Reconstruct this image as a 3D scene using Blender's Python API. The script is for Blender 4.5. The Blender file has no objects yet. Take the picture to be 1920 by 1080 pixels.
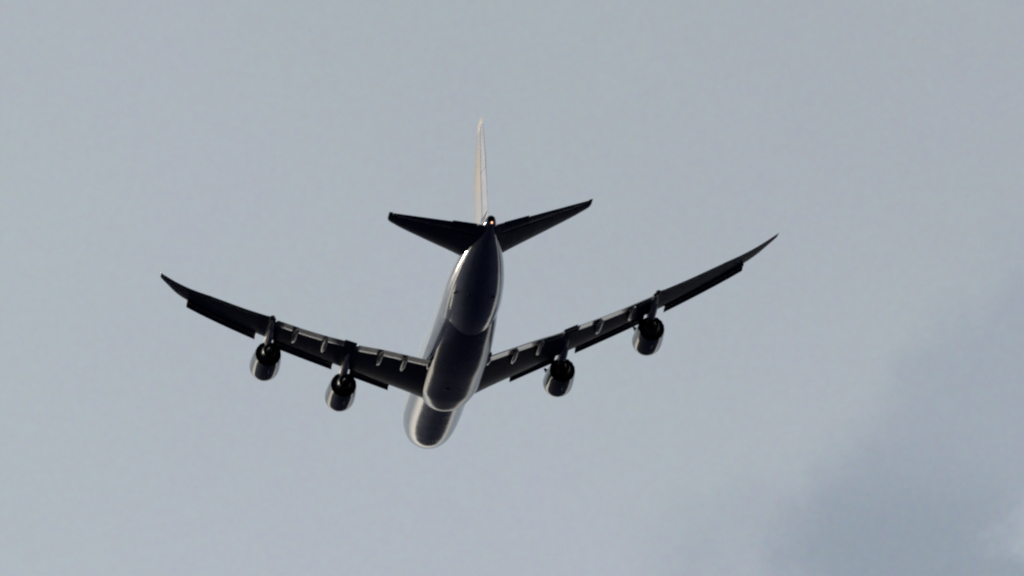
import bpy, bmesh, math, random
from mathutils import Matrix, Vector, Euler

random.seed(7)
scene = bpy.context.scene
COL = scene.collection
R_ = math.radians

# ------------------------------------------------------------------ camera
CAM_ELEV = R_(24.0)
CAM_POS = Vector((0.0, 0.0, 1.7))
cam_data = bpy.data.cameras.new("camera")
cam = bpy.data.objects.new("camera", cam_data)
COL.objects.link(cam)
cam_data.sensor_width = 36.0
cam_data.lens = 25760.0 / 1920.0 * 36.0          # long telephoto
cam_data.clip_start = 1.0
cam_data.clip_end = 200000.0
cam.location = CAM_POS
cam.rotation_euler = (math.pi / 2 + CAM_ELEV, 0, 0)
scene.camera = cam

# ------------------------------------------------------------------ sun, sky
SUN_AZ, SUN_EL = R_(-43.0), R_(12.0)              # left of the view, low
SUN_DIR = Vector((math.sin(SUN_AZ) * math.cos(SUN_EL), math.cos(SUN_AZ) * math.cos(SUN_EL), math.sin(SUN_EL)))
sun_data = bpy.data.lights.new("sun", 'SUN')
sun_data.energy = 2.0
sun_data.angle = R_(0.6)
sun_data.color = (1.0, 0.91, 0.80)
sun = bpy.data.objects.new("sun", sun_data)
COL.objects.link(sun)
sun.rotation_euler = (-SUN_DIR).to_track_quat('-Z', 'Y').to_euler()

scene.view_settings.view_transform = 'Standard'
scene.view_settings.look = 'None'
scene.view_settings.exposure = 0.0
scene.view_settings.gamma = 1.0
scene.view_settings.use_curve_mapping = False
scene.render.engine = 'CYCLES'
scene.cycles.filter_width = 2.2
scene.cycles.max_bounces = 6
scene.cycles.use_denoising = True
scene.cycles.denoiser = 'OPENIMAGEDENOISE'
scene.cycles.sample_clamp_indirect = 6.0

world = bpy.data.worlds.new("World")
scene.world = world
world.use_nodes = True
wt = world.node_tree
wt.nodes.clear()


class N:
    """small node-graph writer"""
    def __init__(self, tree):
        self.t = tree

    def new(self, typ, **kw):
        n = self.t.nodes.new(typ)
        for k, v in kw.items():
            setattr(n, k, v)
        return n

    def put(self, sock, v):
        if isinstance(v, bpy.types.NodeSocket):
            self.t.links.new(v, sock)
        else:
            sock.default_value = v

    def m(self, op, a, b=None, c=None, clamp=False):
        n = self.new('ShaderNodeMath', operation=op, use_clamp=clamp)
        self.put(n.inputs[0], a)
        if b is not None:
            self.put(n.inputs[1], b)
        if c is not None:
            self.put(n.inputs[2], c)
        return n.outputs[0]

    def dot(self, a, vec):
        n = self.new('ShaderNodeVectorMath', operation='DOT_PRODUCT')
        self.put(n.inputs[0], a)
        n.inputs[1].default_value = vec
        return n.outputs['Value']

    def xyz(self, x, y, z):
        n = self.new('ShaderNodeCombineXYZ')
        for i, v in enumerate((x, y, z)):
            self.put(n.inputs[i], v)
        return n.outputs[0]

    def sep(self, v):
        n = self.new('ShaderNodeSeparateXYZ')
        self.put(n.inputs[0], v)
        return n.outputs

    def noise(self, vec, scale, detail=4, rough=0.55, out='Fac'):
        n = self.new('ShaderNodeTexNoise')
        self.put(n.inputs['Vector'], vec)
        n.inputs['Scale'].default_value = scale
        n.inputs['Detail'].default_value = detail
        n.inputs['Roughness'].default_value = rough
        return n.outputs[out]

    def smooth(self, v, a, b, lo=0.0, hi=1.0):
        n = self.new('ShaderNodeMapRange', interpolation_type='SMOOTHSTEP')
        self.put(n.inputs['Value'], v)
        n.inputs['From Min'].default_value = a
        n.inputs['From Max'].default_value = b
        n.inputs['To Min'].default_value = lo
        n.inputs['To Max'].default_value = hi
        return n.outputs['Result']

    def mix(self, fac, a, b, mode='MIX'):
        n = self.new('ShaderNodeMix', data_type='RGBA', blend_type=mode, clamp_factor=True)
        self.put(n.inputs[0], fac)
        self.put(n.inputs[6], a)
        self.put(n.inputs[7], b)
        return n.outputs[2]


def rgb(r, g, b):
    """sRGB 0-255 -> linear"""
    f = lambda c: c / 12.92 if c <= 0.04045 else ((c + 0.055) / 1.055) ** 2.4
    return (f(r / 255), f(g / 255), f(b / 255), 1.0)


def build_sky():
    w = N(wt)
    K = 0.1                                       # world strength
    up = lambda c: (c[0] / K, c[1] / K, c[2] / K, 1.0)
    d = w.new('ShaderNodeTexCoord').outputs['Generated']
    sky = w.new('ShaderNodeTexSky', sky_type='NISHITA')
    sky.sun_disc = False
    sky.sun_elevation = SUN_EL
    sky.sun_rotation = SUN_AZ
    sky.air_density, sky.dust_density = 1.0, 2.0
    # a patch of sky in the north, 24 degrees up: (U, V) are tangent-plane
    # coordinates round that fixed direction of the sky
    ce, se = math.cos(CAM_ELEV), math.sin(CAM_ELEV)
    fwd, upv = Vector((0, ce, se)), Vector((0, -se, ce))
    df = w.m('MAXIMUM', w.dot(d, fwd), 0.02)
    U = w.m('MULTIPLY', w.m('DIVIDE', w.dot(d, (1, 0, 0)), df), 25.76)
    V = w.m('MULTIPLY', w.m('DIVIDE', w.dot(d, upv), df), 25.76)
    P = w.xyz(U, V, 0.0)
    # wide overcast
    broad = w.noise(d, 3.0, 5)
    base = w.mix(broad, up(rgb(164, 176, 185)), up(rgb(178, 187, 192)))
    # local mottling of the cloud sheet
    n1 = w.noise(P, 1.3, 5, 0.55)
    n2 = w.noise(w.xyz(w.m('ADD', U, 7.3), V, 2.0), 3.2, 6, 0.6)
    tint = w.noise(w.xyz(U, w.m('ADD', V, 4.0), 5.0), 1.1, 3)
    patch = w.smooth(w.dot(d, fwd), 0.985, 0.9985)
    local = w.mix(w.smooth(tint, 0.35, 0.65), up(rgb(172, 182, 188)), up(rgb(173, 180, 190)))
    base = w.mix(patch, base, local)
    # slow drift: lighter to the lower left, dimmer to the upper right
    g = w.m('ADD', w.m('MULTIPLY', U, -0.040), w.m('MULTIPLY', V, -0.070))
    g = w.m('ADD', g, w.m('MULTIPLY', w.m('SUBTRACT', n1, 0.5), 0.10))
    g = w.m('ADD', 1.0, w.m('MULTIPLY', g, patch))
    base = w.mix(1.0, base, w.xyz(g, g, g), 'MULTIPLY')
    # a darker bank of cloud to the lower right
    wob = w.m('MULTIPLY', w.m('SUBTRACT', n2, 0.5), 0.62)
    wob2 = w.m('MULTIPLY', w.m('SUBTRACT', n1, 0.5), 0.35)
    Uw = w.m('ADD', U, wob)
    Vw = w.m('ADD', V, wob2)
    edge = w.m('ADD', w.m('MULTIPLY', Uw, 0.80), w.m('MULTIPLY', Vw, -0.58))
    bank = w.smooth(edge, 0.60, 0.76)
    bank = w.m('MULTIPLY', bank, w.smooth(Vw, 0.23, 0.06))
    base = w.mix(w.m('MULTIPLY', bank, 0.75), base, up(rgb(155, 165, 178)))

    def blob(u0, v0, ru, rv, soft):
        a = w.m('DIVIDE', w.m('SUBTRACT', Uw, u0), ru)
        b = w.m('DIVIDE', w.m('SUBTRACT', Vw, v0), rv)
        r = w.m('SQRT', w.m('ADD', w.m('MULTIPLY', a, a), w.m('MULTIPLY', b, b)))
        return w.smooth(r, 1.0 + soft, 1.0 - soft)
    dark = w.m('MULTIPLY', blob(0.78, -0.50, 0.34, 0.17, 0.7), 0.85)
    base = w.mix(dark, base, up(rgb(143, 155, 169)))
    lite = blob(1.10, -0.45, 0.09, 0.12, 0.7)
    base = w.mix(w.m('MULTIPLY', lite, 0.8), base, up(rgb(174, 184, 195)))
    # fine grain of the thin cloud
    gr = w.noise(P, 70.0, 3, 0.7, 'Color')
    base = w.mix(0.09, base, w.mix(1.0, gr, up((0.85, 0.9, 0.98)), 'MULTIPLY'))
    # veiled sun: brighter, warmer cloud round the sun and along the horizon below it
    sd = w.m('MAXIMUM', w.dot(d, SUN_DIR), 0.0)
    glow = w.m('ADD', w.m('MULTIPLY', w.m('POWER', sd, 4.0), 1.6), w.m('MULTIPLY', w.m('POWER', sd, 90.0), 2.5))
    el = w.sep(d)[2]
    low = w.smooth(el, 0.20, 0.05)
    glow = w.m('MULTIPLY', glow, low)
    hz = w.m('MULTIPLY', w.smooth(el, 0.10, 0.02), 0.8)
    glowc = w.mix(1.0, up((1.0, 0.90, 0.74, 1)), w.xyz(glow, glow, glow), 'MULTIPLY')
    hzc = w.mix(1.0, up((0.62, 0.56, 0.44, 1)), w.xyz(hz, hz, hz), 'MULTIPLY')
    base = w.mix(1.0, base, glowc, 'ADD')
    base = w.mix(1.0, base, hzc, 'ADD')
    thin = w.mix(0.97, sky.outputs[0], base)       # a little clear-sky light through the overcast
    bg = w.new('ShaderNodeBackground')
    w.put(bg.inputs[0], thin)
    bg.inputs[1].default_value = K
    out = w.new('ShaderNodeOutputWorld')
    wt.links.new(bg.outputs[0], out.inputs[0])


build_sky()

# ------------------------------------------------------------------ materials


def material(name):
    m = bpy.data.materials.new(name)
    m.use_nodes = True
    t = m.node_tree
    t.nodes.clear()
    k = N(t)
    out = k.new('ShaderNodeOutputMaterial')
    p = k.new('ShaderNodeBsdfPrincipled')
    t.links.new(p.outputs[0], out.inputs[0])
    return m, k, p


def paint(name, c, rough=0.25, coat=0.3, var=0.18, metal=0.0, streak=True, spec=0.5):
    """weathered aircraft paint: patchy tone, streaks along the airflow, uneven gloss"""
    m, k, p = material(name)
    co = k.new('ShaderNodeTexCoord').outputs['Object']
    x, y, z = k.sep(co)
    n1 = k.noise(co, 0.9, 5, 0.6)
    st = k.noise(k.xyz(k.m('MULTIPLY', x, 3.0), k.m('MULTIPLY', y, 0.25), k.m('MULTIPLY', z, 3.0)), 1.0, 4, 0.6)
    f = k.m('ADD', k.m('MULTIPLY', n1, 0.5), k.m('MULTIPLY', st, 0.5)) if streak else n1
    f = k.smooth(f, 0.3, 0.7)
    dk = tuple(v * (1 - var) for v in c[:3]) + (1,)
    lt = tuple(min(1, v * (1 + var * 0.5)) for v in c[:3]) + (1,)
    k.put(p.inputs['Base Color'], k.mix(f, dk, lt))
    k.put(p.inputs['Roughness'], k.m('ADD', rough - 0.05, k.m('MULTIPLY', n1, 0.1)))
    p.inputs['Metallic'].default_value = metal
    p.inputs['Specular IOR Level'].default_value = spec
    p.inputs['Coat Weight'].default_value = coat
    p.inputs['Coat Roughness'].default_value = 0.12
    return m


WHITE = (0.66, 0.67, 0.68, 1)
BELLY = (0.15, 0.168, 0.22, 1)  # grey, with the blue cast of the shaded underside put in
M = {}
M['wing'] = paint('wing_shade_tinted_paint', (0.032, 0.042, 0.10, 1), 0.38, 0.0, 0.4, spec=0.04)  # dark navy of the shaded undersides put into the base colour
M['flap'] = paint('flap_grey_paint', (0.20, 0.20, 0.20, 1), 0.16, 0.1)
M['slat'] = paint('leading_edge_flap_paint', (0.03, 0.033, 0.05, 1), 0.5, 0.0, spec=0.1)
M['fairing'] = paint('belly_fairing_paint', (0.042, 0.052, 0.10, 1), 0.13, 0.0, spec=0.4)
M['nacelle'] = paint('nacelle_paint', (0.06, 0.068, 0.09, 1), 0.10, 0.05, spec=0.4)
M['pylon'] = paint('pylon_paint', (0.50, 0.50, 0.50, 1), 0.4, 0.0, spec=0.15)
M['track'] = paint('track_fairing_paint', (0.18, 0.18, 0.20, 1), 0.22, 0.0, 0.5, spec=0.25)
M['soot'] = paint('exhaust_soot_metal', (0.025, 0.026, 0.03, 1), 0.5, 0.0, 0.4, 0.3, spec=0.3)
M['hot'] = paint('heat_stained_metal', (0.05, 0.046, 0.045, 1), 0.5, 0.0, 0.4, 0.4)
M['void'] = paint('dark_duct_lining', (0.012, 0.012, 0.013, 1), 0.7, 0.0)
M['metal'] = paint('bare_leading_edge_metal', (0.5, 0.5, 0.5, 1), 0.3, 0.0, 0.2, 0.9)
M['rudder'] = paint('pale_blue_grey_paint', (0.145, 0.19, 0.295, 1), 0.55, 0.0, 0.1, spec=0.2)
M['red'] = paint('dark_red_rim', (0.20, 0.03, 0.02, 1), 0.5, 0.0)


def fuselage_material():
    """white upper body over a grey belly, tinted blue for its shade"""
    m, k, p = material('fuselage_paint')
    co = k.new('ShaderNodeTexCoord').outputs['Object']
    x, y, z = k.sep(co)
    n1 = k.noise(co, 0.8, 5, 0.6)
    st = k.noise(k.xyz(k.m('MULTIPLY', x, 2.5), k.m('MULTIPLY', y, 0.2), k.m('MULTIPLY', z, 2.5)), 1.0, 5, 0.6)
    f = k.smooth(k.m('ADD', k.m('MULTIPLY', n1, 0.4), k.m('MULTIPLY', st, 0.6)), 0.3, 0.7)
    white = k.mix(f, (0.60, 0.61, 0.62, 1), WHITE)
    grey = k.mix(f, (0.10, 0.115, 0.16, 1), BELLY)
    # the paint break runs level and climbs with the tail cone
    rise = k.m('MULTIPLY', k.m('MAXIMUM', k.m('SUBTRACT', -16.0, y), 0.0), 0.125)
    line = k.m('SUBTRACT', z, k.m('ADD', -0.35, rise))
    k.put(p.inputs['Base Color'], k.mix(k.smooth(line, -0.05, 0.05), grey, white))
    # lap joints every few metres round the body
    j = k.m('PINGPONG', y, 2.2)
    bump = k.new('ShaderNodeBump')
    bump.inputs['Strength'].default_value = 0.11
    bump.inputs['Distance'].default_value = 0.02
    k.put(bump.inputs['Height'], k.m('ADD', k.smooth(j, 0.0, 0.05), k.m('MULTIPLY', n1, 0.6)))
    k.put(p.inputs['Normal'], bump.outputs[0])
    k.put(p.inputs['Roughness'], k.m('ADD', 0.08, k.m('MULTIPLY', n1, 0.10)))
    p.inputs['Coat Weight'].default_value = 0.35
    p.inputs['Coat Roughness'].default_value = 0.1
    return m


def fin_material():
    """white fin with a faint sand-coloured emblem field and tip"""
    m, k, p = material('fin_paint')
    co = k.new('ShaderNodeTexCoord').outputs['Object']
    x, y, z = k.sep(co)
    n = k.noise(co, 0.7, 4)
    zz = k.m('ADD', z, k.m('MULTIPLY', k.m('SUBTRACT', n, 0.5), 1.2))
    band = k.m('MULTIPLY', k.smooth(zz, 5.9, 6.9), k.smooth(zz, 10.6, 9.7))
    tip = k.smooth(zz, 11.8, 12.1)
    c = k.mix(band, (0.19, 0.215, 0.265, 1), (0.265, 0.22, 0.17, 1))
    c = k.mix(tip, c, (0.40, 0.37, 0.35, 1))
    k.put(p.inputs['Base Color'], c)
    p.inputs['Roughness'].default_value = 0.55
    p.inputs['Specular IOR Level'].default_value = 0.2
    return m


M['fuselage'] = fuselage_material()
M['fin'] = fin_material()


def lamp_material(name, c, s):
    m = bpy.data.materials.new(name)
    m.use_nodes = True
    t = m.node_tree
    t.nodes.clear()
    k = N(t)
    e = k.new('ShaderNodeEmission')
    e.inputs[0].default_value = c
    e.inputs[1].default_value = s
    t.links.new(e.outputs[0], k.new('ShaderNodeOutputMaterial').inputs[0])
    return m


M['lamp_white'] = lamp_material('white_lamp', (1.0, 0.48, 0.32, 1), 2.4)

# ------------------------------------------------------------------ mesh helpers


def finish(name, bm, mat, parent=None, smooth=38):
    bmesh.ops.remove_doubles(bm, verts=bm.verts, dist=1e-5)
    bmesh.ops.recalc_face_normals(bm, faces=bm.faces)
    me = bpy.data.meshes.new(name)
    bm.to_mesh(me)
    bm.free()
    for p in me.polygons:
        p.use_smooth = True
    me.set_sharp_from_angle(angle=R_(smooth))
    me.materials.append(mat)
    o = bpy.data.objects.new(name, me)
    COL.objects.link(o)
    if parent:
        o.parent = parent
    return o


def loft(bm, rings, cap0=True, cap1=True, closed=True):
    vs = [[bm.verts.new(p) for p in r] for r in rings]
    n = len(rings[0])
    for a, b in zip(vs[:-1], vs[1:]):
        for i in range(n if closed else n - 1):
            j = (i + 1) % n
            try:
                bm.faces.new((a[i], a[j], b[j], b[i]))
            except ValueError:
                pass
    if cap0:
        bm.faces.new(vs[0])
    if cap1:
        bm.faces.new(list(reversed(vs[-1])))
    return vs


def interp(tab, x):
    """monotone cubic through (x, value) pairs"""
    xs = [t[0] for t in tab]
    ys = [t[1] for t in tab]
    if x <= xs[0]:
        return ys[0]
    if x >= xs[-1]:
        return ys[-1]
    n = len(xs)
    i = max(k for k in range(n - 1) if xs[k] <= x)
    dl = [(ys[k + 1] - ys[k]) / (xs[k + 1] - xs[k]) for k in range(n - 1)]

    def slope(k):
        if k == 0:
            return dl[0]
        if k == n - 1:
            return dl[-1]
        a, b = dl[k - 1], dl[k]
        return 0.0 if a * b <= 0 else 2 * a * b / (a + b)
    h = xs[i + 1] - xs[i]
    t = (x - xs[i]) / h
    m0, m1 = slope(i) * h, slope(i + 1) * h
    t2, t3 = t * t, t * t * t
    return (2 * t3 - 3 * t2 + 1) * ys[i] + (t3 - 2 * t2 + t) * m0 + (-2 * t3 + 3 * t2) * ys[i + 1] + (t3 - t2) * m1


def lin(tab, x):
    for (a, u), (b, v) in zip(tab[:-1], tab[1:]):
        if x <= b:
            return u + (v - u) * (x - a) / (b - a)
    return tab[-1][1]


S = lambda s: 36.0 - s                           # station aft of the nose -> local Y


def foil(le, te, t, cut0=0.0, cut1=1.0, n=12, camber=0.012):
    """section in the (s, z) plane between le=(s,z) and te=(s,z): list of (s, z)"""
    dx, dz = te[0] - le[0], te[1] - le[1]
    L = math.hypot(dx, dz)
    ex, nz = (dx / L, dz / L), (-dz / L, dx / L)

    def pt(x, side):
        yt = 5 * t * (0.2969 * math.sqrt(max(x, 0)) - 0.126 * x - 0.3516 * x * x + 0.2843 * x ** 3 - 0.1015 * x ** 4)
        yc = 4 * camber * x * (1 - x)
        v = (yc + side * yt) * L
        return (le[0] + ex[0] * x * L + nz[0] * v, le[1] + ex[1] * x * L + nz[1] * v)
    xs = [cut0 + (cut1 - cut0) * (1 - math.cos(math.pi * i / (n * 2) * 1.0)) / 1.0 for i in range(n + 1)]
    up = [pt(x, 1) for x in reversed(xs)]
    lo = [pt(x, -1) for x in (xs[1:] if cut0 == 0 else xs)]
    return up + lo


# ------------------------------------------------------------------ unseen ground far below, tinted for its bounce light
def build_ground():
    bm = bmesh.new()
    rs = [0, 40, 150, 500, 1500, 4000, 10000, 30000, 90000]
    prev = None
    for r in rs:
        if r == 0:
            prev = [bm.verts.new((0, 0, 0))]
            continue
        cur = [bm.verts.new((r * math.cos(a * math.pi / 32), r * math.sin(a * math.pi / 32), 0)) for a in range(64)]
        for i in range(64):
            j = (i + 1) % 64
            if len(prev) == 1:
                bm.faces.new((prev[0], cur[i], cur[j]))
            else:
                bm.faces.new((prev[i], cur[i], cur[j], prev[j]))
        prev = cur
    m, k, p = material('navy_bounce_ground')
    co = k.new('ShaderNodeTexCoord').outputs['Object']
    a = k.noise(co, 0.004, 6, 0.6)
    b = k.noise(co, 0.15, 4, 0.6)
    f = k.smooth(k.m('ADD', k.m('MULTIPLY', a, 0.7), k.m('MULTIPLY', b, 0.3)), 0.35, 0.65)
    k.put(p.inputs['Base Color'], k.mix(f, (0.002, 0.004, 0.024, 1), (0.003, 0.006, 0.032, 1)))  # blue added so the unseen ground bounces navy light onto the belly
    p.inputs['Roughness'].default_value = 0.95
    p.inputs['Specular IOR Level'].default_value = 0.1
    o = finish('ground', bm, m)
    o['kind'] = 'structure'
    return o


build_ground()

# ------------------------------------------------------------------ the airliner
plane = bpy.data.objects.new('airliner', None)
plane.empty_display_size = 5
COL.objects.link(plane)
plane['label'] = 'four-engined jumbo jet airliner seen from behind and below, flying away under grey cloud'
plane['category'] = 'airplane'
YAW, PIT, ROL = 0.11190761, -0.30194639, -0.06801548     # attitude against the line of sight
att = Matrix.Rotation(YAW, 4, 'Z') @ Matrix.Rotation(PIT, 4, 'X') @ Matrix.Rotation(ROL, 4, 'Y')
plane.matrix_world = (Matrix.Translation(CAM_POS) @ Matrix.Rotation(CAM_ELEV, 4, 'X')
                      @ Matrix.Translation((-6.12287, 1500.0, -5.71307)) @ att)

# ---- fuselage
FW = [(0, 0.25), (0.5, 1.0), (1.5, 1.65), (3, 2.25), (5, 2.72), (8, 3.08), (11, 3.22), (14, 3.25), (52, 3.25), (57, 3.05),
      (62, 2.55), (66, 1.93), (70, 1.18), (73, 0.68), (74.2, 0.47)]
FT = [(0, -0.35), (0.5, 0.6), (1.5, 1.6), (3, 2.9), (5, 4.0), (8, 4.65), (11, 4.8), (26, 4.8), (31, 4.4), (36, 3.55), (40, 3.3),
      (57, 3.3), (62, 3.25), (66, 3.1), (70, 2.75), (73, 2.35), (74.2, 2.2)]
FB = [(0, -0.85), (0.5, -1.25), (1.5, -1.75), (3, -2.42), (4, -2.82), (5, -3.12), (6, -3.33), (7, -3.47), (9, -3.57), (12, -3.6), (48, -3.6), (52, -3.5),
      (57, -2.95), (62, -1.8), (66, -0.65), (70, 0.45), (73, 1.0), (74.2, 1.22)]
FC = [(0, -0.6), (5, -0.2), (11, 0), (52, 0), (57, 0.2), (62, 0.65), (66, 1.05), (70, 1.5), (74.2, 1.72)]


def body_point(s, a):
    w, tp, bt, c = interp(FW, s), interp(FT, s), interp(FB, s), interp(FC, s)
    x = w * math.cos(a)
    z = c + ((tp - c) if math.sin(a) > 0 else (c - bt)) * math.sin(a)
    return Vector((x, S(s), z))


def build_fuselage():
    bm = bmesh.new()
    st = [0, 0.15, 0.4, 0.8, 1.3, 2, 3, 4, 5.2, 6.6, 8, 10, 12, 14] + list(range(16, 50, 2)) + \
         [50, 51.5, 53, 54.5, 56, 57.5, 59, 60.5, 62, 63.5, 65, 66.5, 68, 69.5, 71, 72.3, 73.4, 74.2]
    n = 64
    rings = [[body_point(s, 2 * math.pi * i / n) for i in range(n)] for s in st]
    # the tail cone ends in a rolled lip round the auxiliary power unit's outlet
    c = Vector((0, S(74.2), 1.71))
    rings.append([c + (p - c) * 0.86 + Vector((0, -0.10, 0)) for p in rings[-1]])
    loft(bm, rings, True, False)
    return finish('fuselage', bm, M['fuselage'], plane, 50)


fus = build_fuselage()


def lathe(profile, n=48, chev=None):
    """profile of (a forward, r) about the local Y axis; chev = (ring index, teeth, depth)"""
    rings = []
    for q, (a, r) in enumerate(profile):
        ring = []
        for i in range(n):
            th = 2 * math.pi * i / n
            aa = a
            if chev and q in chev[0]:
                aa = a - chev[2] * (1 - abs(((i * chev[1] / n) % 1.0) * 2 - 1)) + chev[2] * 0.5
            ring.append((r * math.cos(th), aa, r * math.sin(th)))
        rings.append(ring)
    return rings


def build_tail_end():
    c = Vector((0, S(74.2), 1.73))
    bm = bmesh.new()
    loft(bm, [[Vector(p) + c for p in r] for r in lathe([(-0.115, 0.405), (-0.13, 0.37), (-0.05, 0.345), (0.9, 0.33)], 32)], False, True)
    o = finish('exhaust_outlet', bm, M['void'], fus)
    bm = bmesh.new()
    bmesh.ops.create_uvsphere(bm, u_segments=16, v_segments=10, radius=0.11)
    bmesh.ops.translate(bm, verts=bm.verts, vec=c + Vector((0.02, -0.2, -0.40)))
    o = finish('tail_light', bm, M['lamp_white'], fus)
    o['label'] = 'glowing white tail light under the exhaust outlet'
    bm = bmesh.new()
    loft(bm, [[Vector(p) + c + Vector((0.02, 0, -0.42)) for p in r] for r in lathe([(0.35, 0.10), (0.0, 0.2), (-0.12, 0.2), (-0.16, 0.15)], 20)])
    finish('light_housing', bm, M['red'], fus)


build_tail_end()


def blade(name, s, ang, length, h, t, mat):
    """a small fin standing on the body skin"""
    p = body_point(s, ang)
    q = body_point(s, ang + 0.02)
    f = body_point(s - 0.3, ang) - body_point(s + 0.3, ang)
    nrm = (q - p).cross(f).normalized()
    if nrm.z > 0:
        nrm = -nrm
    f.normalize()
    side = f.cross(nrm)
    bm = bmesh.new()
    rings = []
    for k in (-0.15, 0.4, 1.0):
        w = 1 - 0.45 * max(k, 0)
        ring = []
        for i in range(10):
            a = 2 * math.pi * i / 10
            ring.append(p + nrm * h * k + f * (length * 0.5 * w * math.cos(a) - 0.25 * length * max(k, 0)) + side * t * 0.5 * w * math.sin(a))
        rings.append(ring)
    loft(bm, rings)
    return finish(name, bm, mat, fus)


blade('antenna', 59.6, R_(-118), 0.9, 0.42, 0.14, M['soot'])
blade('antenna', 58.4, R_(-148), 0.7, 0.35, 0.12, M['soot'])
blade('antenna', 58.9, R_(-60), 0.7, 0.33, 0.12, M['soot'])


# ---- wing-to-body fairing
QB = [(22.3, -3.40), (22.5, -3.78), (22.8, -4.10), (23.2, -4.22), (25, -4.32), (28, -4.40), (36, -4.40), (41, -4.28), (45, -4.02), (48, -3.75), (51, -3.40)]
QW = [(22.3, 2.5), (22.6, 2.75), (23.2, 2.95), (24, 3.12), (25.5, 3.35), (28, 3.55), (36, 3.55), (40, 3.46), (44, 3.32), (48, 3.12), (51, 2.9)]
QE = [(22.3, 0.95), (24, 0.88), (30, 0.84), (38, 0.86), (44, 0.95), (51, 1.0)]


def build_fairing():
    bm = bmesh.new()
    rings = []
    n = 48
    for i in range(41):
        s = 22.3 + 28.7 * (i / 40) ** 1.6
        b, w, tp = interp(QB, s), interp(QW, s), -0.3
        c = -1.1
        r = []
        for k in range(n):
            a = 2 * math.pi * k / n
            ca, sa = math.cos(a), math.sin(a)
            e = interp(QE, s)
            x = w * math.copysign(abs(ca) ** e, ca)
            z = c + ((tp - c) if sa > 0 else (c - b)) * math.copysign(abs(sa) ** e, sa)
            r.append((x, S(s), z))
        rings.append(r)
    loft(bm, rings)
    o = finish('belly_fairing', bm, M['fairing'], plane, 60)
    for x in (-0.95, 0.15):                       # two pale slots across the keel
        bm = bmesh.new()
        bmesh.ops.create_cube(bm, size=1.0)
        bmesh.ops.scale(bm, verts=bm.verts, vec=(0.62, 0.22, 0.10))
        bmesh.ops.translate(bm, verts=bm.verts, vec=(x, S(32.0), interp(QB, 32.0) + 0.01))
        bmesh.ops.bevel(bm, geom=bm.edges[:], offset=0.03, segments=2, affect='EDGES')
        finish('vent_slot', bm, M['track'], o)
    for sx in (-1, 1):                             # fairing behind the wing root
        bm = bmesh.new()
        rings = []
        for s, hw, hh in [(34.4, 0.05, 0.05), (35.2, 0.2, 0.2), (36.2, 0.3, 0.3), (37.0, 0.3, 0.3), (38.4, 0.2, 0.2), (39.4, 0.05, 0.05)]:
            rings.append([(sx * 3.28 + hw * math.cos(k * math.pi / 8), S(s), -2.62 + hh * math.sin(k * math.pi / 8)) for k in range(16)])
        loft(bm, rings)
        finish('wing_root_fairing', bm, M['flap'], o)
    return o


fairing = build_fairing()

# ---- wings
LE = [(2.3, 23.2), (3.3, 24.1), (4.4, 25.15), (6.6, 27.0), (30.4, 48.75), (31.1, 49.55), (31.9, 50.7), (32.8, 52.5), (33.4, 53.6), (33.7, 54.3)]
TE = [(2.3, 36.9), (3.5, 37.45), (6.4, 38.75), (9, 39.9), (11, 40.5), (12.7, 41.65), (15, 42.9), (17, 44.15), (19, 45.6), (21.1, 47.1),
      (24.3, 49.05), (27.8, 51.45), (30, 52.6), (32, 54.05), (33, 54.95), (33.75, 55.6)]
ZW = [(0, -2.9), (3.3, -2.3), (20.9, 0.6), (28, 2.1), (31, 2.9), (33, 3.6), (34.65, 4.3)]
TC = [(2.3, 0.125), (12, 0.105), (22, 0.095), (34, 0.08)]
le_, te_ = (lambda y: interp(LE, y)), (lambda y: interp(TE, y))
zw_ = lambda y: interp(ZW, y) - 0.0


def wing_cut(y):
    """fraction of the chord where the fixed wing ends"""
    c = te_(y) - le_(y)
    if y < 11.35:
        return 1 - 1.9 / c
    if y < 12.85:
        return 1 - 1.9 / c
    if y < 20.7:
        return 1 - 1.8 / c
    if 21.7 < y < 27.9:
        return 1 - 1.15 / c
    return 1.0


def strip(bm, ys, ring, sx):
    loft(bm, [[(sx * y, S(s), z) for s, z in ring(y)] for y in ys])


def span(a, b, n):
    return [a + (b - a) * i / n for i in range(n + 1)]


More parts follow.
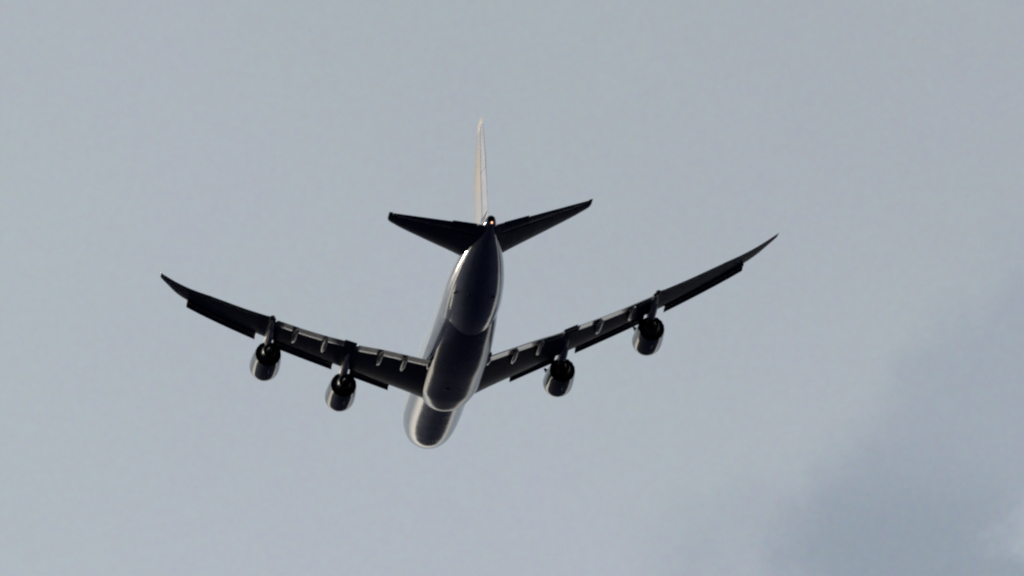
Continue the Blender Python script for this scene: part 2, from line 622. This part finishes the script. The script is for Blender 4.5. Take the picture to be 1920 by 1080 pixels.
def build_wing(sx):
    bm = bmesh.new()
    e = 0.004
    ys = span(2.3, 11.3, 9) + span(11.4, 12.8, 2) + span(12.9, 20.69, 8) + span(20.71, 21.69, 2) + span(21.71, 27.89, 6) + \
        span(27.91, 30.4, 3) + [31.0, 31.5, 32.0, 32.5, 33.0, 33.3, 33.55, 33.65]

    def ring(y):
        z = zw_(y)
        return foil((le_(y), z), (te_(y), z), interp(TC, y), 0.0, wing_cut(y))
    strip(bm, ys, ring, sx)
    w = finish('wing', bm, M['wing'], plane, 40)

    def surf(name, a, b, f0, z0, f1, z1, t, mat, n=6, lab=None):
        """flap or aileron: nose at te-f0, tail at te+f1 (metres), dropped by z0 / z1"""
        bm = bmesh.new()
        strip(bm, span(a, b, n), lambda y: foil((te_(y) - f0, zw_(y) + z0), (te_(y) + f1, zw_(y) + z1), t, n=8, camber=0.02), sx)
        o = finish(name, bm, mat, w)
        if lab:
            o['label'] = lab
        return o
    surf('flap', 3.3, 11.25, 2.2, -0.16, 1.25, -0.62, 0.11, M['flap'], 8)
    surf('flap', 12.95, 20.6, 2.1, -0.12, 1.0, -0.52, 0.11, M['flap'], 8)
    surf('aileron', 11.42, 12.78, 1.86, 0.0, 0.0, -0.02, 0.13, M['wing'], 2)
    surf('aileron', 21.72, 27.885, 1.11, 0.0, 0.0, -0.02, 0.12, M['wing'], 5)

    def krueger(a, b, n):
        bm = bmesh.new()

        def r(y):
            s0, z0 = le_(y), zw_(y)
            mid = [(0.55, -0.12), (0.0, -0.05), (-0.5, -0.14), (-0.95, -0.30), (-1.16, -0.40), (-1.20, -0.47),
                   (-1.12, -0.50), (-0.9, -0.44), (-0.5, -0.33), (0.0, -0.30), (0.42, -0.38)]
            return [(s0 + p, z0 + q) for p, q in mid]
        strip(bm, span(a, b, n), r, sx)
        return finish('leading_edge_flap', bm, M['slat'], w)
    krueger(6.75, 11.35, 4)
    krueger(13.45, 20.4, 5)
    krueger(22.5, 30.45, 6)
    # flap track fairings: canoes under the trailing edge, their tails drooped with the flap
    for y in (6.1, 8.8, 15.1, 18.5):
        bm = bmesh.new()
        rings = []
        t, z0 = te_(y), zw_(y)
        for f, hw, hh, dz in [(-5.2, 0.03, 0.05, -0.42), (-4.7, 0.16, 0.16, -0.5), (-3.8, 0.27, 0.30, -0.60), (-2.6, 0.32, 0.38, -0.64), (-1.4, 0.32, 0.38, -0.66),
                              (-0.2, 0.29, 0.33, -0.74), (0.9, 0.2, 0.22, -0.86), (1.8, 0.04, 0.05, -0.98)]:
            rings.append([(sx * (y + hw * math.cos(k * math.pi / 8)), S(t + f), z0 + dz + hh * math.sin(k * math.pi / 8)) for k in range(16)])
        loft(bm, rings)
        finish('flap_track_fairing', bm, M['track'], w)
    # outlet stub standing at the trailing edge between flap and aileron
    bm = bmesh.new()
    y = 21.15
    rings = []
    for f, hw, hh in [(-2.5, 0.1, 0.05), (-1.5, 0.28, 0.16), (0.1, 0.3, 0.2), (0.35, 0.22, 0.12)]:
        rings.append([(sx * (y + hw * math.cos(k * math.pi / 6)), S(te_(y) + f), zw_(y) - 0.02 + hh * math.sin(k * math.pi / 6)) for k in range(12)])
    loft(bm, rings)
    finish('jettison_nozzle', bm, M['soot'], w)
    # wing-tip lamp glass
    bm = bmesh.new()
    bmesh.ops.create_uvsphere(bm, u_segments=12, v_segments=8, radius=0.1)
    bmesh.ops.scale(bm, verts=bm.verts, vec=(0.6, 2.0, 0.6))
    bmesh.ops.translate(bm, verts=bm.verts, vec=(sx * 33.66, S(55.4), zw_(33.65)))
    finish('tip_light', bm, M['metal'], w)
    return w


wings = [build_wing(-1), build_wing(1)]

# ---- horizontal tail
HL = [(0.6, 61.2), (2.1, 62.8), (3.25, 64.15), (6.5, 67.55), (10.6, 72.3), (10.85, 72.8), (10.95, 73.4)]
HT = [(0.6, 73.95), (4, 74.5), (10.95, 75.55)]
zh_ = lambda y: 1.35 + (y - 1.5) * (2.9 - 1.35) / 9.45


def build_tailplane(sx):
    bm = bmesh.new()

    def cut(y):
        c = interp(HT, y) - interp(HL, y)
        return 0.72 if 1.4 < y < 10.55 else 1.0

    def ring(y):
        return foil((interp(HL, y), zh_(y)), (interp(HT, y), zh_(y)), 0.09, 0, cut(y), camber=0.0)
    strip(bm, [0.6, 1.39, 1.41] + span(2.1, 10.5, 8) + [10.54, 10.56, 10.75, 10.87, 10.95], ring, sx)
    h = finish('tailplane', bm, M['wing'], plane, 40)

    def elev(a, b, dz):
        bm = bmesh.new()

        def r(y):
            c = interp(HT, y) - interp(HL, y)
            return foil((interp(HT, y) - 0.278 * c, zh_(y)), (interp(HT, y) + 0.02, zh_(y) + dz), 0.17, n=8, camber=0)
        strip(bm, span(a, b, 5), r, sx)
        finish('elevator', bm, M['wing'], h)
    elev(1.45, 4.1, 0.05)
    elev(4.14, 10.5, -0.08)
    return h


tails = [build_tailplane(-1), build_tailplane(1)]

# ---- fin and rudder
VL = [(2.2, 54.0), (3.1, 57.2), (3.9, 60.2), (5.2, 62.1), (8.1, 65.35), (11.0, 69.2), (12.5, 71.2), (12.8, 71.7), (12.95, 72.3)]
VT = [(2.2, 72.0), (3.3, 72.45), (6.2, 73.7), (12.5, 75.65), (12.8, 75.65), (12.95, 75.55)]


def build_fin():
    def ring_fn(z, lo, hi, t, s0=None, s1=None):
        f = foil((s0, 0), (s1, 0), t, lo, hi, n=12, camber=0)
        return [(q, S(p), z) for p, q in f]

    def th(z):
        return 0.75 * 0.1 * min(1, 9.0 / (interp(VT, z) - interp(VL, z))) * 1.25
    bm = bmesh.new()
    zs = [2.2, 2.8, 3.3, 3.31, 3.9, 4.5, 5.2, 6, 7, 8.1, 9, 10, 11, 11.7, 12.2, 12.21, 12.5, 12.7, 12.85, 12.95]
    loft(bm, [ring_fn(z, 0, 0.70 if 3.305 < z < 12.205 else 1.0, th(z), interp(VL, z), interp(VT, z)) for z in zs])
    fin = finish('tail_fin', bm, M['fin'], plane, 40)
    for a, b in ((3.34, 7.6), (7.63, 12.18)):
        bm = bmesh.new()
        rings = []
        for z in span(a, b, 5):
            l, t = interp(VL, z), interp(VT, z)
            c = t - l
            f = foil((t - 0.34 * c, 0), (t + 0.02, 0), th(z) * 1.85, n=8, camber=0)
            rings.append([(q, S(p), z) for p, q in f])
        loft(bm, rings)
        finish('rudder', bm, M['rudder'], fin)
    bm = bmesh.new()
    rings = []
    for z in [4.6, 5.2, 6, 7, 8.1, 9, 10, 11, 11.8, 12.4]:
        l, t = interp(VL, z), interp(VT, z)
        f = foil((l - 0.02, 0), (l - 0.02 + (t - l), 0), th(z) * 1.03, 0, 0.06, n=6, camber=0)
        rings.append([(q, S(p), z) for p, q in f])
    loft(bm, rings)
    finish('leading_edge', bm, M['metal'], fin)
    return fin


build_fin()


# ---- engines and pylons (built once, copied)
def build_engine():
    """origin at the centre of the fan nozzle's exit, axis along local Y"""
    out = [(0.0, 1.40), (0.35, 1.435), (1.0, 1.50), (1.8, 1.56), (2.8, 1.61), (3.7, 1.64), (4.3, 1.65), (4.7, 1.635), (5.0, 1.585), (5.2, 1.51), (5.28, 1.42),
           (5.25, 1.30), (5.1, 1.27), (4.8, 1.27)]
    bm = bmesh.new()
    loft(bm, lathe(out, 64, ((0,), 16, 0.22)), False, False)
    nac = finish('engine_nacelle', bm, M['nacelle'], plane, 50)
    bm = bmesh.new()
    loft(bm, lathe([(0.0, 1.397), (0.02, 1.36), (0.6, 1.30), (1.6, 1.22), (1.7, 0.6)], 64, ((0, 1), 16, 0.22)), False, True)
    finish('fan_nozzle', bm, M['void'], nac)
    bm = bmesh.new()
    loft(bm, lathe([(4.8, 1.27), (4.6, 1.26), (4.5, 0.4), (4.75, 0.2), (4.85, 0.03)], 48), False, True)
    finish('fan', bm, M['void'], nac)
    bm = bmesh.new()
    loft(bm, lathe([(1.6, 1.0), (0.6, 0.98), (-0.3, 0.86), (-1.0, 0.72), (-1.35, 0.64), (-1.33, 0.60), (-0.9, 0.62), (-0.6, 0.4)], 48, ((4, 5), 12, 0.16)), True, True)
    finish('core_cowl', bm, M['soot'], nac)
    bm = bmesh.new()
    loft(bm, lathe([(-0.6, 0.42), (-1.2, 0.38), (-1.7, 0.27), (-2.1, 0.14), (-2.3, 0.04)], 32), True, True)
    finish('exhaust_cone', bm, M['hot'], nac)
    # strake
    bm = bmesh.new()
    a = R_(38)
    u = Vector((math.cos(a), 0, math.sin(a)))
    v = Vector((-math.sin(a), 0, math.cos(a)))
    rings = []
    for dr, y0, y1 in ((1.58, 2.6, 4.5), (1.80, 2.65, 3.9), (2.0, 2.75, 3.4)):
        rings.append([u * dr + Vector((0, y1, 0)), u * dr + v * 0.035 + Vector((0, (y0 + y1) / 2, 0)), u * dr + Vector((0, y0, 0)), u * dr - v * 0.035 + Vector((0, (y0 + y1) / 2, 0))])
    loft(bm, rings)
    finish('strake', bm, M['nacelle'], nac)
    # small hinge and drain bumps on the nacelle's keel
    bm = bmesh.new()
    rings = []
    for y, w, h in ((1.1, 0.02, 0.01), (1.4, 0.06, 0.035), (2.0, 0.06, 0.035), (2.3, 0.02, 0.01)):
        r = interp([(p, q) for p, q in out[:8]], y)
        rings.append([(w * math.cos(k * math.pi / 5), y, -r + 0.02 - h * math.sin(k * math.pi / 5)) for k in range(6)] + [(0, y, -r + 0.1)])
    loft(bm, rings)
    finish('latch_fairing', bm, M['nacelle'], nac)
    return nac


def build_pylon(z_wing):
    """origin as the engine's; z_wing = wing chord plane above it, wing nose ~1.1 m aft"""
    bm = bmesh.new()
    rings = []
    zw = z_wing
    for z, f, r, hw in [(0.75, 3.2, -2.6, 0.26), (1.15, 4.3, -3.4, 0.34), (1.45, 4.4, -4.6, 0.38), (zw - 0.75, 3.4, -5.9, 0.40),
                        (zw - 0.3, 1.6, -7.3, 0.38), (zw + 0.25, -0.2, -6.2, 0.26), (zw + 0.5, -1.1, -3.2, 0.1)]:
        L = f - r
        ring = []
        prof = [(0, 0), (0.02, 0.45), (0.07, 0.8), (0.16, 1), (0.6, 1), (0.8, 0.75), (0.93, 0.4), (1, 0.08)]
        for x, w in prof:
            ring.append((hw * w, f - x * L, z))
        for x, w in reversed(prof[1:]):
            ring.append((-hw * w, f - x * L, z))
        rings.append(ring)
    rings.sort(key=lambda r: r[0][2])
    loft(bm, rings)
    return finish('engine_pylon', bm, M['pylon'], plane, 45)


SPOTS = [(12.1, 30.5, -2.57), (21.1, 39.5, -1.18)]
eng0 = build_engine()
kids0 = list(eng0.children)
first = True
for (y, s, z) in SPOTS:
    for sx in (-1, 1):
        if first:
            e, kids = eng0, kids0
            first = False
        else:
            e = eng0.copy()
            COL.objects.link(e)
            e.parent = plane
            kids = []
            for ch in kids0:
                c = ch.copy()
                COL.objects.link(c)
                c.parent = e
                kids.append(c)
        e.location = (sx * y, S(s), z)
        if sx > 0:                                   # strakes sit on the inboard side
            for c in kids:
                if c.name.startswith('strake'):
                    c.rotation_euler = (0, R_(-(180 - 2 * 38)), 0)
for (y, s, z) in SPOTS:
    p0 = build_pylon(zw_(y) - z)
    p0.location = (-y, S(s), z)
    p1 = p0.copy()
    COL.objects.link(p1)
    p1.parent = plane
    p1.location = (y, S(s), z)
